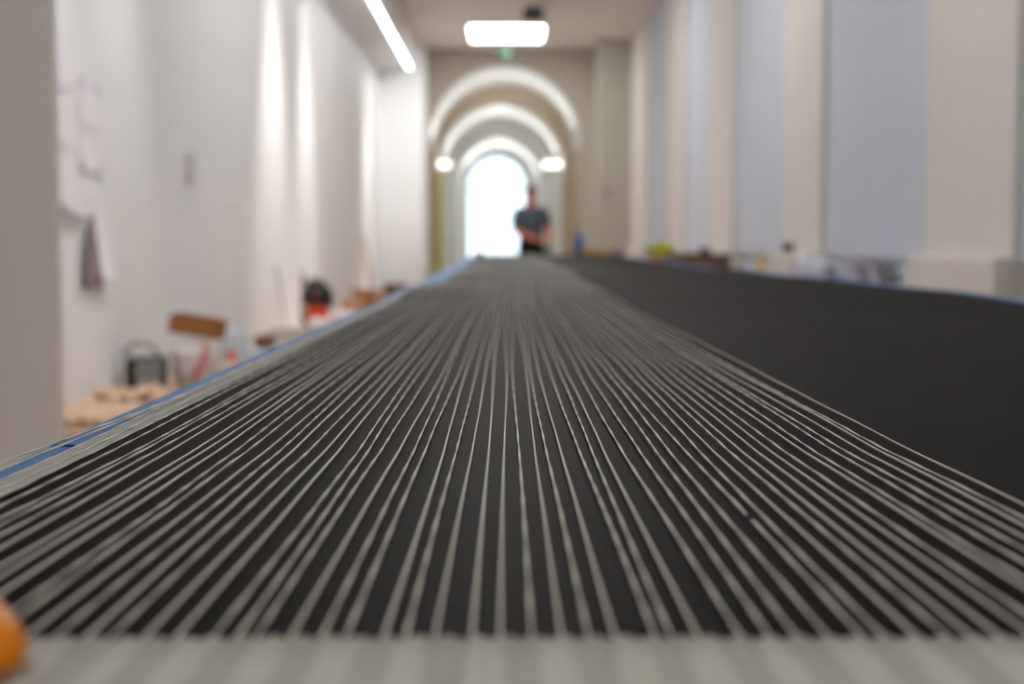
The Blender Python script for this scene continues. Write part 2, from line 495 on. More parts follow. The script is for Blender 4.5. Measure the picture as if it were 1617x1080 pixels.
tb = thing('worktable', 'very long low worktable running down the hall under black cloth', 'table', (0, 0, 0))
link('tabletop', bbox(-.24, 1.02, TY0+.02, TY1-.02, .72, .765, .004), 'table_wood', tb)
for i in range(6):
    y = .5 + i*2.8
    for x in (-.18, .96):
        link('leg', bbox(x-.03, x+.03, y-.03, y+.03, 0, .72, .004), 'table_wood', tb)
    link('cross_rail', bbox(-.15, .93, y-.02, y+.02, .60, .70), 'table_wood', tb)
bm = bmesh.new()
ys = yrange(TY0, TY1)
NX = 44
rows = []
for y in ys:
    x0 = lerp(LE, y)
    xs = [x0 + (RE-x0)*i/NX for i in range(NX+1)]
    rows.append([bm.verts.new((x0-.001, y, .72))] + [bm.verts.new((x, y, top(x, y))) for x in xs] + [bm.verts.new((RE+.001, y, .72))])
for a, b in zip(rows, rows[1:]):
    for i in range(len(a)-1):
        bm.faces.new((a[i], a[i+1], b[i+1], b[i]))
for r in (rows[0], rows[-1]):
    bm.faces.new(r)
cl = link('black_cloth', bm, 'black_cloth', None, True)
tag(cl, 'black cloth covering the whole length of the long table', 'cloth')

def strip_on_cloth(fx0, fx1, y0, y1, lift, n=4, rag=0.0, wrap=0.0, th=.0004):
    bm = bmesh.new()
    rows = []
    for y in yrange(y0, y1):
        a, b = fx0(y), fx1(y)
        if rag: b += rag*noise.noise(Vector((y*9, 3, 0))) + rag*.6*noise.noise(Vector((y*40, 7, 0)))
        xs = [a + (b-a)*i/n for i in range(n+1)]
        r = [bm.verts.new((x, y, top(x, y)+lift)) for x in xs]
        if wrap < 0: r = [bm.verts.new((a-.0015, y, top(a, y)+wrap))] + r
        if wrap > 0: r = r + [bm.verts.new((b+.0015, y, top(b, y)-wrap))]
        rows.append(r)
    for a, b in zip(rows, rows[1:]):
        for i in range(len(a)-1):
            bm.faces.new((a[i], a[i+1], b[i+1], b[i]))
    ext = bmesh.ops.extrude_face_region(bm, geom=bm.faces[:])
    bmesh.ops.translate(bm, verts=[g for g in ext['geom'] if isinstance(g, bmesh.types.BMVert)], vec=(0, 0, th))
    return bm
lt = link('blue_tape', strip_on_cloth(lambda y: lerp(LE, y)-.0015, lambda y: lerp(LE, y)+.0135, .16, .79, .0004, wrap=-.012), 'blue_tape')
tag(lt, 'short near end of the blue tape along the left table edge, before the seam', 'tape')
lt = link('blue_tape', strip_on_cloth(lambda y: lerp(LE, y)-.0015, lambda y: lerp(LE, y)+.0135+.05*min(1, max(0, (y-3.1)/1.2)), .788, 14.9, .0008, wrap=-.012), 'blue_tape')
tag(lt, 'long blue tape running along the left table edge', 'tape')
link('pen_line', bbox(-.2525, -.2405, .787, .7885, top(-.245, .788)+.0012, top(-.245, .788)+.0018), 'blue_ink', lt)
rt = link('blue_tape', strip_on_cloth(lambda y: RE-.04-.012*math.sin(y*1.3), lambda y: RE+.001, .16, 14.9, .0006, wrap=.014), 'blue_tape')
tag(rt, 'blue tape running along the right table edge', 'tape')
pt = link('pale_tape', strip_on_cloth(lambda y: lerp(LE, y)+.0125, lambda y: lerp(LE, y)+.0125+.0165, .16, 3.12, .0006, 6, .0022), 'pale_tape')
tag(pt, 'pale grey ragged tape beside the blue tape on the left of the cords', 'tape')

# ------------------------------------------------------------------ cords
NC = 56
XC0, XC1 = -.2335, .206
def cord_ys():
    ys, y = [], .30
    while y < 14.7:
        ys.append(y)
        y += .007 if y < 1.5 else (.03 if y < 4 else .16)
    return ys + [14.7]
CY = cord_ys()
SH = [(2.4, 0), (3.7, .012), (6.0, .042), (10, .058), (14, .06)]
def cord_mesh(fx, seed, flat, pitch, a=.00064, b=.00042, raise_=0.0):
    rnd = random.Random(seed)
    ph = rnd.uniform(0, PI)
    p1, p2, p3 = (rnd.uniform(0, 6.28) for _ in range(3))
    bm = bmesh.new()
    n = 6
    rings = []
    for y in CY:
        x = fx(y) + lerp(SH, y) + .0011*math.sin(y*2.1+p1) + .0007*math.sin(y*5.3+p2)*min(1, y)
        z = top(x, y) + .0018 + .0007*math.sin(y*3.7+p3)*min(1, y) + raise_*max(0, 1-(y-.3)/.8) + .0011
        w = (y/pitch*PI + ph + .8*math.sin(y*9+p1)) if flat else ph*.3
        if flat: aa, bb = a*1.08, b
        else: aa, bb = a*.86, b*1.5
        if y > 2.5: aa, bb, w = a*.95, b*1.4, 0
        ca, sa = math.cos(w), math.sin(w)
        ring = []
        for k in range(n):
            u, v = aa*math.cos(2*PI*k/n), bb*math.sin(2*PI*k/n)
            ring.append(bm.verts.new((x + u*ca - v*sa, y, z + u*sa + v*ca)))
        rings.append(ring)
    for r0, r1 in zip(rings, rings[1:]):
        for k in range(n):
            bm.faces.new((r0[k], r0[(k+1) % n], r1[(k+1) % n], r1[k]))
    bm.faces.new(rings[0]); bm.faces.new(rings[-1])
    return bm
def add_cord(fx, seed, flat, pitch, label, raise_=0.0, group='pale cords stretched down the table'):
    o = link('cord', cord_mesh(fx, seed, flat, pitch, raise_=raise_), 'cord', None, True)
    tag(o, label, 'cord', group)
for i in range(NC):
    xb = XC0 + (XC1-XC0)*i/(NC-1) + random.uniform(-.0011, .0011)
    if i >= NC-3: xb += (.0005, .0, -.001)[i-NC+3]
    dr = random.uniform(-.0016, .0016)
    fan = lambda y, xb=xb, dr=dr: xb*(1 + .05*max(0, (.75-y)/.4)) + dr*math.sin(y*.7)
    add_cord(fan, 100+i, random.random() < .62, random.uniform(.035, .075), 'pale twisted cord lying lengthwise on the black table cloth, one of many side by side')
xo = .2195
add_cord(lambda y: xo*(1+.02*max(0, (.75-y)/.4)), 300, False, .08, 'outermost pale cord on the right, apart from the others', group='lone outer cords')
add_cord(lambda y: -.236 - .022*max(0, min(1, (1.05-y)/.45)), 301, True, .06, 'pale cord straying left over the blue tape', .004, group='lone outer cords')
add_cord(lambda y: -.2375 - .012*max(0, min(1, (.95-y)/.45)), 302, True, .07, 'pale cord lying across the pale tape towards the blue tape', .003, group='lone outer cords')

# near woven band over the cord ends
bm = bmesh.new()
bx = -.246
n = 0
wb = .0098
def band_z(x, y, i): return top(x, y) + .0052 + .0006*math.cos(2*PI*(x-XC0)/.00805)
while bx < .30:
    for y0, y1 in ((.20, .3855),):
        m = 6
        g = [[bm.verts.new((bx + wb*i/m, y, band_z(bx + wb*i/m, y, i) - (.0004 if i in (0, m) else 0))) for i in range(m+1)] for y in (y0, .30, .36, y1)]
        e = [bm.verts.new((v.co.x, y1+.0004, top(v.co.x, y1)+.0008)) for v in g[-1]]
        g.append(e)
        for a, b in zip(g, g[1:]):
            for i in range(m):
                f = bm.faces.new((a[i], a[i+1], b[i+1], b[i])); f.material_index = n % 2
    bx += wb; n += 1
wv = link('woven_band', bm, ['band_a', 'band_b'], None, True)
tag(wv, 'pale woven band laid across the near ends of the cords', 'band')

# orange tape measure in the near left corner
t = thing('tape_measure', 'orange tape measure cut off by the bottom left corner', 'tape measure', (-.154, .350, top(-.154, .350)+.0066), .5)
link('body', bbox(-.030, .030, -.024, .024, 0, .015, .007, 4), 'orange', t, True)
link('belt_clip', bbox(-.012, .012, -.026, -.0235, .003, .012), 'steel', t)
link('blade_tab', bbox(-.036, -.030, -.010, .010, .003, .006), 'steel', t)
for (x, y, lab) in ((.0985, .566, 'tiny black crumb on the cloth, the left of two'), (.1165, .575, 'tiny black crumb on the cloth, the right of two')):
    bm = bmesh.new(); bmesh.ops.create_icosphere(bm, subdivisions=2, radius=.0016)
    for v in bm.verts: v.co *= 1 + .25*noise.noise(v.co*900)
    o = link('crumb', bm, 'dark', None, True); o.location = (x, y, top(x, y)+.0042)
    tag(o, lab, 'crumb')

# things at the far end of the table
t = thing('bottle', 'blue bottle standing on the far right end of the table', 'bottle', (.735, 14.4, top(.735, 14.4)))
link('body', lathe([(.03, 0), (.040, .006), (.040, .17), (.030, .195), (.016, .205)], 20), 'deepblue', t, True)
link('cap', lathe([(.018, .205), (.018, .235), (.010, .238)], 16), 'deepblue', t)
for k, (x, y, w, h, lab) in enumerate(((.78, 13.4, .10, .07, 'tan foam block on the table end beside the blue bottle'), (.90, 13.0, .13, .075, 'second tan foam block, nearer the right edge of the table'))):
    bm = bbox(-w/2, w/2, -.1, .1, 0, h, .012)
    o = link('foam_block', bm, 'tan_foam'); o.location = (x, y, top(x, y)+.006); o.rotation_euler = (0, 0, .2-.3*k)
    tag(o, lab, 'block', 'foam blocks at the table end')
o = link('grey_rag', blob(.07, .07, .07, 3.3, .3), 'mauve', None, True); o.location = (.955, 12.3, top(.985, 12.3)+.006); tag(o, 'small dark grey rag at the right table edge near the tan blocks', 'rag')
o = link('wood_offcut', bbox(-.055, .055, -.05, .05, 0, .028, .003), 'card'); o.location = (-.285, 14.6, top(-.28, 14.6)+.002); tag(o, 'small orange-brown wood offcut on the far left end of the table', 'offcut')

# ------------------------------------------------------------------ person beyond the table
def skin_mesh(name, verts, edges, roots, m, parent, sub=2):
    me = bpy.data.meshes.new(name)
    me.from_pydata([v[:3] for v in verts], edges, [])
    o = bpy.data.objects.new(name, me); COL.objects.link(o)
    md = o.modifiers.new('Skin', 'SKIN'); md.use_smooth_shade = True
    lay = me.skin_vertices[0].data
    for i, v in enumerate(verts):
        lay[i].radius = (v[3], v[4] if len(v) > 4 else v[3]); lay[i].use_root = i in roots
    sb = o.modifiers.new('Sub', 'SUBSURF'); sb.levels = sub; sb.render_levels = sub
    dg = bpy.context.evaluated_depsgraph_get()
    me2 = bpy.data.meshes.new_from_object(o.evaluated_get(dg))
    o.modifiers.clear(); o.data = me2
    me2.materials.clear(); me2.materials.append(M[m])
    for p in me2.polygons: p.use_smooth = True
    o.parent = parent
    return o
per = thing('person', 'person in a grey short-sleeved shirt with dark hair, head bowed, standing beyond the table', 'person', (.345, 20.0, 0))
V, E = [], []
def add(*v, to=None):
    V.append(v)
    if to is not None: E.append((to, len(V)-1))
    return len(V)-1
pel = add(0, .02, .96, .13)
sp1 = add(0, .01, 1.12, .12, to=pel)
ch = add(0, 0, 1.27, .12, to=sp1)
nb = add(0, -.012, 1.405, .066, to=ch)
nk = add(0, -.045, 1.49, .060, to=nb)
hl = add(0, -.075, 1.56, .055, to=nk)
for s in (-1, 1):
    sh = add(s*.165, .0, 1.355, .055, to=ch)
    if s < 0:
        el = add(-.215, -.06, 1.085, .047, to=sh); wr_ = add(.03, -.215, .985, .034, to=el); pm = add(.10, -.225, .965, .036, to=wr_)
        fd = Vector((.95, -.1, -.2)); side = Vector((.3, .1, .9))
    else:
        el = add(.245, .0, 1.12, .047, to=sh); wr_ = add(.265, -.10, .905, .032, to=el); pm = add(.25, -.125, .85, .037, to=wr_)
        fd = Vector((-.15, -.25, -.95)); side = Vector((.2, .95, -.2))
    hp = add(s*.09, .02, .88, .098, to=pel)
    kn = add(s*.10, -.005, .50, .062, to=hp)
    an = add(s*.105, .03, .10, .043, to=kn)
    add(s*.12, -.12, .045, .040, to=an)
    P0 = Vector(V[pm][:3]); fd.normalize(); side = (side - fd*side.dot(fd)).normalized()
    roots_f = []
    nrm = fd.cross(side)
    for f in range(4):
        b = P0 + side*(.026 - .0175*f)
        L = (.072, .082, .077, .060)[f]
        i0 = add(*b, .0095)
        i1 = add(*(b + fd*L*.55), .009, to=i0)
        i2 = add(*(b + fd*L*.85 + nrm*.018), .0085, to=i1)
        i3 = add(*(b + fd*L*.95 + nrm*.042), .0075, to=i2)
        roots_f.append(i0)
    b = P0 - fd*.01 + side*.025
    i0 = add(*b, .011); i1 = add(*(b + side*.035 + fd*.025 + nrm*.01), .010, to=i0); i2 = add(*(b + side*.04 + fd*.055 + nrm*.02), .0085, to=i1)
    roots_f.append(i0)
    if s < 0: RF = roots_f
    else: RF += roots_f
body = skin_mesh('body', V, E, {pel} | set(RF), 'skin', per)
HEAD = Matrix.Translation((0, -.088, 1.615)) @ Matrix.Rotation(math.radians(16), 4, 'X')
bm = bmesh.new(); bm.from_mesh(body.data)
hb = bmesh.ops.create_uvsphere(bm, u_segments=32, v_segments=24, radius=1)['verts']
G = lambda d, w: math.exp(-d/w)
for v in hb:
    c = v.co.copy()
    x, y, z = c.x*.076, c.y*.097, c.z*.120
    if z < 0:
        k = -z/.12
        x *= 1 - .30*k*k; y = y*(1 - .22*k*k) - .012*k
    if y < 0:
        y -= .024*G((x/.012)**2 + ((z+.022)/.020)**2, 1)          # nose tip
        y -= .012*G((x/.010)**2 + ((z-.002)/.022)**2, 1)          # bridge
        y -= .006*G((x/.045)**2 + ((z-.028)/.010)**2, 1)          # brow
        for s2 in (-1, 1):
            y += .010*G(((x-s2*.030)/.016)**2 + ((z-.006)/.012)**2, 1)   # eye sockets
        y -= .006*G((x/.022)**2 + ((z+.062)/.008)**2, 1)          # lips
        y -= .008*G((x/.022)**2 + ((z+.100)/.014)**2, 1)          # chin
    v.co = HEAD @ Vector((x, y, z))
for s2 in (-1, 1):
    eb = bmesh.ops.create_uvsphere(bm, u_segments=12, v_segments=8, radius=1)['verts']
    for v in eb: v.co = HEAD @ Vector((s2*.076 + v.co.x*.010, .010 + v.co.y*.018, -.008 + v.co.z*.032))
for f in bm.faces: f.smooth = True
bm.to_mesh(body.data); bm.free()
def loft(rings, n=20, bm=None, cap=False):
    bm = bm or bmesh.new()
    rr = [[bm.verts.new((cx + rx*math.cos(2*PI*k/n), cy + ry*math.sin(2*PI*k/n), z + .004*math.sin(5*2*PI*k/n+z*20))) for k in range(n)] for (cx, cy, z, rx, ry) in rings]
    for a, b in zip(rr, rr[1:]):
        for k in range(n): bm.faces.new((a[k], a[(k+1) % n], b[(k+1) % n], b[k]))
    if cap: bm.faces.new(rr[0]); bm.faces.new(rr[-1])
    return bm
bm = loft([(0, .01, .985, .178, .138), (0, .01, 1.05, .176, .142), (0, .005, 1.15, .175, .145), (0, 0, 1.27, .19, .155), (0, 0, 1.35, .195, .145), (0, -.003, 1.40, .165, .120), (0, -.008, 1.435, .115, .095), (0, -.012, 1.452, .088, .082)])
for v in bm.verts:
    if v.co.z > 1.40 and v.co.y < 0: v.co.z -= .035*max(0, (v.co.z-1.40)/.05)*min(1, -v.co.y/.08)
for s in (-1, 1):
    e = Vector((-.215, -.06, 1.085)) if s < 0 else Vector((.245, 0, 1.12))
    sh = Vector((s*.182, 0, 1.352))
    tube([(s*.09, 0, 1.398), (s*.14, 0, 1.388), sh, sh.lerp(e, .35), sh.lerp(e, .75)], [.045, .062, .074, .072, .066], 16, bm)
link('shirt', bm, 'shirt', per, True)
bm = loft([(0, .01, 1.0, .165, .135), (0, .02, .93, .178, .145), (0, .02, .84, .185, .142)], 20, cap=True)
for s in (-1, 1):
    tube([(s*.085, .02, .90), (s*.092, .01, .70), (s*.10, 0, .48), (s*.105, .025, .12)], [.105, .095, .078, .066], 16, bm)
link('trousers', bm, 'trousers', per, True)
for s in (-1, 1):
    bm = bbox(-.05, .05, -.17, .10, 0, .085, .03, 3); 
    o = link('shoe', bm, 'dark', per, True); o.location = (s*.115, 0, 0)
    link('sole', bbox(-.052, .052, -.172, .102, 0, .018, .006), 'char', o)
bm = bmesh.new(); bmesh.ops.create_uvsphere(bm, u_segments=20, v_segments=14, radius=1)
bmesh.ops.delete(bm, geom=[v for v in bm.verts if v.co.z < -.30 or (v.co.z < .42 and v.co.y < -.30) or (v.co.z < .05 and v.co.y < .15)], context='VERTS')
for v in bm.verts:
    v.co *= 1 + .05*noise.noise(v.co*5)
    v.co = HEAD @ Vector((v.co.x*.084, v.co.y*.105 + .003, v.co.z*.129))
link('hair', bm, 'hair', per, True)
for s in (-1, 1):
    bm = bmesh.new(); bmesh.ops.create_icosphere(bm, subdivisions=2, radius=.0105)
    o = link('eye', bm, 'white_plastic', per, True); o.location = HEAD @ Vector((s*.030, -.080, .004))
    bm = bmesh.new(); bmesh.ops.create_icosphere(bm, subdivisions=2, radius=.0055)
    p = link('iris', bm, 'dark', o, True); p.location = (0, -.0065, -.002)
    link('eyebrow', tube([HEAD @ Vector((s*x, -y, z)) for (x, y, z) in ((.016, .0995, .026), (.030, .096, .031), (.045, .085, .026))], .0035, 6), 'hair', per, True)
link('mouth', tube([HEAD @ Vector((x, -y, -.063)) for (x, y) in ((-.022, .0885), (0, .0965), (.022, .0885))], .0035, 6), 'pinkred', per, True)
t = thing('green_spool', "green spool held in the standing person's hand", 'spool', (.345+.205, 19.80, .79))
link('core', lathe([(.022, .005), (.022, .10)], 14), 'card', t)
link('winding', lathe([(.04, .012), (.052, .02), (.052, .085), (.04, .095)], 18), 'green_bag', t, True)
link('flange', lathe([(.058, 0), (.058, .008)], 18), 'green_bag', t); link('flange', lathe([(.058, .097), (.058, .105)], 18), 'green_bag', t)

# ------------------------------------------------------------------ papers and fittings on the left wall
def wall_sheet(y0, y1, z0, z1, lab, curl, tapes=(), group=None):
    t = thing('paper_sheet', lab, 'paper', (WL, (y0+y1)/2, z0), 0, group)
    d = (y1-y0)/2; h = z1-z0
    bm = bmesh.new(); n = 8
    f = lambda k: .004 + curl*(1-k/n)**2
    a = [[bm.verts.new((f(k)+e, s*d, h*k/n)) for s in (-1, 1)] for k in range(n+1) for e in (0,)]
    b = [[bm.verts.new((f(k)+.001, s*d, h*k/n)) for s in (-1, 1)] for k in range(n+1)]
    for g in (a, b):
        for k in range(n): bm.faces.new((g[k][0], g[k][1], g[k+1][1], g[k+1][0]))
    for k in range(n):
        for s in (0, 1): bm.faces.new((a[k][s], a[k+1][s], b[k+1][s], b[k][s]))
    bm.faces.new((a[0][0], a[0][1], b[0][1], b[0][0])); bm.faces.new((a[n][0], a[n][1], b[n][1], b[n][0]))
    link('sheet', bm, 'paper', t)
    for (ty, tz) in tapes:
        bm = bbox(f(n*tz)+.0012, f(n*tz)+.003, ty*d-.05, ty*d+.05, h*tz-.035, h*tz+.035)
        link('tape_piece', bm, 'tape_lav', t)
wall_sheet(7.62, 8.06, 1.76, 2.10, 'topmost of three white sheets taped beside the grey partition', .003, group='sheets beside the partition')
wall_sheet(7.62, 8.06, 1.45, 1.74, 'middle of three white sheets taped beside the grey partition', .004, group='sheets beside the partition')
wall_sheet(7.62, 8.04, 1.12, 1.43, 'lowest of three white sheets taped beside the grey partition', .008, group='sheets beside the partition')
wall_sheet(8.22, 8.64, 1.59, 1.84, 'upper white sheet with lavender tape at its top corners', .006, ((-.75, .97), (.8, .93)), group='taped pair of sheets')
wall_sheet(8.22, 8.64, 1.33, 1.58, 'lower white sheet with lavender tape at its bottom corners', .006, ((-.75, .06), (.8, .03)), group='taped pair of sheets')
wall_sheet(8.44, 8.70, .70, 1.20, 'narrow white paper strip hanging low, curling off the wall', .06)
t = thing('hanging_cloth', 'mauve-grey cloth hanging from a hook on the left wall', 'cloth', (WL, 8.30, .66))
bm = bmesh.new(); g = []
for k in range(11):
    u = k/10; w = .13*(1-u)**.8 + .03
    g.append([bm.verts.new((.03 + .02*math.sin(i*1.9+1)*(1-u*.6), (i/10-.5)*2*w, .40*u)) for i in range(11)])
for a, b in zip(g, g[1:]):
    for i in range(10): bm.faces.new((a[i], a[i+1], b[i+1], b[i]))
r = bmesh.ops.extrude_face_region(bm, geom=bm.faces[:]); bmesh.ops.translate(bm, verts=[v for v in r['geom'] if isinstance(v, bmesh.types.BMVert)], vec=(.006, 0, 0))
link('cloth', bm, 'mauve', t, True)
link('hook', tube([(0, 0, .40), (.05, 0, .40), (.055, 0, .43)], .006, 6), 'steel', t)
o = link('cable', tube([(WL+.02, 7.6, 1.09), (WL+.02, 7.8, 1.08), (WL+.03, 8.0, 1.06), (WL+.02, 8.2, 1.05)], .014, 8), 'grey_hose', None, True); tag(o, 'short grey cable running along the left wall below the sheets', 'cable')
t = thing('junction_box', 'small white junction box standing out from the left wall', 'box', (WL, 11.05, 1.36))
link('body', bbox(0, .025, -.13, .13, 0, .25, .008), 'white_plastic', t)
link('lid', bbox(.025, .032, -.12, .12, .01, .24, .003), 'lilac', t)
t = thing('wall_socket', 'tiny white wall socket low on the left wall', 'socket', (WL, 12.7, 1.2))
link('plate', bbox(0, .01, -.05, .05, 0, .09, .003), 'wall_white', t)
link('insert', bbox(.01, .014, -.025, .025, .02, .07), 'white_plastic', t)

# ------------------------------------------------------------------ clutter on the floor, left
def place(o, x, y, z=0.0, rz=0.0, rx=0.0, ry=0.0):
    o.location = (x, y, z); o.rotation_euler = (rx, ry, rz); return o
for i, (x, y, w, d, rz, lab) in enumerate(((-2.10, 7.35, .6, .72, .1, 'crumpled kraft paper sheet on the floor nearest the grey partition'),
                                          (-1.45, 7.55, .5, .5, -.1, 'crumpled kraft paper sheet beside the table edge'),
                                          (-2.18, 8.28, .42, .36, .2, 'small crumpled kraft sheet against the left wall'))):
    o = link('kraft_sheet', sheet(w, d, i*7.7, .10), 'kraft', None, True); place(o, x, y, .001, rz); tag(o, lab, 'paper', 'kraft sheets on the floor')
o = link('timber_block', bbox(-.16, .16, -.09, .09, 0, .07, .006), 'kraft_dark'); place(o, -1.83, 6.15, .001, .3); tag(o, 'dark brown timber block on the floor at the partition edge', 'timber')

t = thing('tool_bag', 'black and grey tool bag with a looped handle by the left wall', 'bag', (-2.27, 8.95, 0), .05)
bm = bbox(-.12, .12, -.10, .10, 0, .19, .025, 3)
link('bag_body', bm, 'dark', t, True)
link('front_pocket', bbox(-.05, .115, -.125, -.098, .02, .18, .012), 'grey_green', t)
link('handle', tube([(-.10, -.02, .17), (-.13, -.02, .24), (-.06, -.02, .285), (.04, -.02, .27), (.09, -.02, .18)], .016, 8), 'grey_hose', t, True)
link('flap', bbox(-.11, .12, -.09, .09, .188, .205, .008), 'grey_green', t)
o = link('pink_rag', blob(.05, .05, .26, 9.1, .2), 'pink', None, True); place(o, -2.06, 9.35); tag(o, 'upright pink rag between the tool bag and the white sack', 'rag')
t = thing('white_sack', 'slumped white sack with a red stripe, cardboard tray on top', 'sack', (-1.98, 9.05, 0), .2)
link('sack_body', blob(.15, .14, .29, 1.7, .14, flat=.7), 'white_plastic', t, True)
link('stripe', tube([(.06, -.115, .27), (.05, -.165, .17), (-.02, -.19, .06), (-.04, -.18, .0)], [.02, .022, .02, .014], 8), 'pinkred', t, True)
t = thing('cardboard_tray', 'tilted brown cardboard tray lying on the white sack', 'box', (-1.99, 9.12, .325), -.1)
t.rotation_euler = (0, math.radians(9), -.1)
link('base', bbox(-.155, .155, -.11, .11, 0, .006), 'card', t)
for (a, b, c, d) in ((-.155, .155, -.11, -.104), (-.155, .155, .104, .11), (-.155, -.149, -.11, .11), (.149, .155, -.11, .11)):
    link('side', bbox(a, b, c, d, .004, .115), 'card', t)
o = link('beige_bag', blob(.10, .10, .20, 4.4, .16, flat=.55), 'beige_cloth', None, True); place(o, -1.70, 8.62, 0, .4); tag(o, 'beige cloth bag in front of the white sack', 'bag')
t = thing('spray_bottle', 'red-orange bottle beside the beige bag', 'bottle', (-1.765, 9.1, 0))
link('body', lathe([(.034, 0), (.04, .008), (.04, .15), (.018, .185)], 18), 'redorange', t, True)
link('cap', lathe([(.022, .185), (.022, .225), (.014, .23)], 14), 'redorange', t)
for i, (x, y, m, cn) in enumerate(((-1.86, 8.62-.25, 'green_s', 'green'), (-1.79, 8.64-.25, 'blue_s', 'blue'), (-1.745, 8.66-.27, 'purple_s', 'purple'), (-1.70, 8.70-.27, 'pink_s', 'pink'))):
    t = thing('thread_spool', 'small %s thread spool in front of the beige bag' % cn, 'spool', (x, y, 0), 0, 'coloured spools on the floor')
    link('winding', lathe([(.020, .008), (.026, .012), (.026, .075), (.02, .08)], 14), m, t, True)
    link('flange', lathe([(.030, 0), (.030, .008)], 14), m, t); link('flange', lathe([(.030, .08), (.030, .088)], 14), m, t)
t = thing('jerrycan', 'pale white canister behind the cardboard tray', 'canister', (-1.87, 9.75, 0))
link('body', bbox(-.085, .085, -.11, .11, 0, .32, .03, 3), 'white_blue', t, True)
link('cap', lathe([(.03, .32), (.03, .355), (.022, .36)], 14, .04, 0), 'white_plastic', t)
link('handle', tube([(-.06, 0, .31), (-.05, 0, .355), (.0, 0, .36), (.02, 0, .31)], .011, 8), 'white_blue', t, True)
t = thing('foam_stack', 'low stack of white foam sheets under the brown tape roll', 'foam', (-1.9, 10.95, 0), .1)
for k in range(3):
    o = link('foam_sheet', bbox(-.2, .2, -.5, .5, k*.036+.001, k*.036+.034, .004), 'white_blue', t); o.rotation_euler = (0, 0, .03*k)
t = thing('tape_roll', 'brown tape roll on the white foam stack', 'tape roll', (-1.87, 11.0, .108))
link('winding', lathe([(.045, 0), (.078, 0), (.078, .095), (.045, .095)], 24, closed=True), 'brown_roll', t, True)
link('core', lathe([(.04, .002), (.0445, .002), (.0445, .093), (.04, .093)], 20, closed=True), 'card_tan', t, True)
t = thing('white_carton', 'low white carton beyond the brown tape roll', 'box', (-1.94, 12.6, 0), .1)
link('carton_body', bbox(-.15, .15, -.22, .22, 0, .165, .004), 'white_plastic', t)
link('lid', bbox(-.153, .153, -.223, .223, .165, .176, .003), 'white_plastic', t)
o = link('wood_stake', bbox(-.025, .025, -.03, .03, 0, .29, .004), 'card'); place(o, -1.89, 13.15, 0, .2, 0, .12); o.location.z = .004; tag(o, 'short brown wooden stake standing before the vacuum cleaner', 'stake')
t = thing('vacuum_cleaner', 'black vacuum cleaner with a red-orange drum by the left wall', 'vacuum', (-2.0, 15.0, 0))
link('drum', lathe([(.10, .06), (.115, .08), (.125, .27), (.12, .28)], 22), 'redorange', t, True)
mh = link('motor_head', lathe([(.135, .27), (.14, .29), (.138, .42), (.11, .48), (.05, .50)], 22), 'dark', t, True)
link('handle', tube([(-.07, 0, .48), (-.06, 0, .535), (.06, 0, .535), (.07, 0, .48)], .014, 8), 'dark', t, True)
link('power_switch', bbox(-.02, .02, -.15, -.13, .36, .39, .004), 'redorange', mh)
link('hose', tube([(.11, -.05, .25), (.17, -.1, .28), (.155, -.08, .42), (.06, -.06, .52), (-.1, -.05, .50), (-.155, -.03, .55)], .02, 10), 'char', t, True)
link('wand', tube([(-.16, .02, .04), (-.155, .02, .62)], .014, 8), 'char', t)
for a in range(4):
    link('caster', lathe([(.022, 0), (.022, .04), (.012, .06)], 10, .1*math.cos(a*PI/2+.78), .1*math.sin(a*PI/2+.78)), 'char', t)
o = link('floor_pole', tube([(-2.30, 14.8, .0), (-2.42, 15.0, .68)], .012, 8), 'grey_hose'); tag(o, 'thin grey pole leaning on the left wall beside the vacuum cleaner', 'pole')
o = link('lilac_sack', blob(.15, .13, .19, 8.2, .14, flat=.6), 'lilac', None, True); place(o, -1.78, 15.6); tag(o, 'pale lilac plastic sack right of the vacuum cleaner', 'sack')
o = link('white_bundle', blob(.16, .13, .17, 5.9, .14, flat=.6), 'white_plastic', None, True); place(o, -1.93, 14.35); tag(o, 'white plastic bundle in front of the vacuum cleaner', 'bundle')

def carton(w, d, h, m, m2, label, group, x, y, rz, z=0):
    t = thing('carton', label, 'box', (x, y, z), rz, group)
    link('carton_body', bbox(-w/2, w/2, -d/2, d/2, 0, h, .004), m, t)
    link('packing_tape', bbox(-.03, .03, -d/2-.001, d/2+.001, h*.75, h+.0015), m2, t)
    for s in (-1, 1):
        link('flap', bbox(-w/2+.002, w/2-.002, min(.003*s, s*d/2), max(.003*s, s*d/2), h-.001, h+.0008), m, t)
    return t
carton(.28, .3, .21, 'card_tan', 'kraft', 'light brown carton past the lilac sack by the left wall', 'cartons by the left wall', -1.94, 18.0, .2)
carton(.25, .3, .29, 'card', 'kraft', 'taller brown carton behind the light one by the left wall', 'cartons by the left wall', -1.98, 19.6, -.1)
carton(.36, .34, .30, 'kraft_dark', 'card', 'dark brown carton farthest along the left wall', 'cartons by the left wall', -1.72, 22.0, .1)
o = link('kraft_bundle', blob(.14, .13, .26, 6.1, .25), 'card_tan', None, True); place(o, -1.86, 20.6); tag(o, 'crumpled kraft paper bundle between the brown cartons', 'paper')
t = thing('broom', 'broom with a pinkish wooden handle leaning at the far end of the left wall', 'broom', (-2.30, 24, 0))
link('handle', tube([(.06, -.1, .06), (-.11, 0, 1.05)], .022, 10), 'pole_pink', t)
link('brush_head', bbox(-.09, .19, -.14, -.07, 0, .07, .01), 'kraft_dark', t)

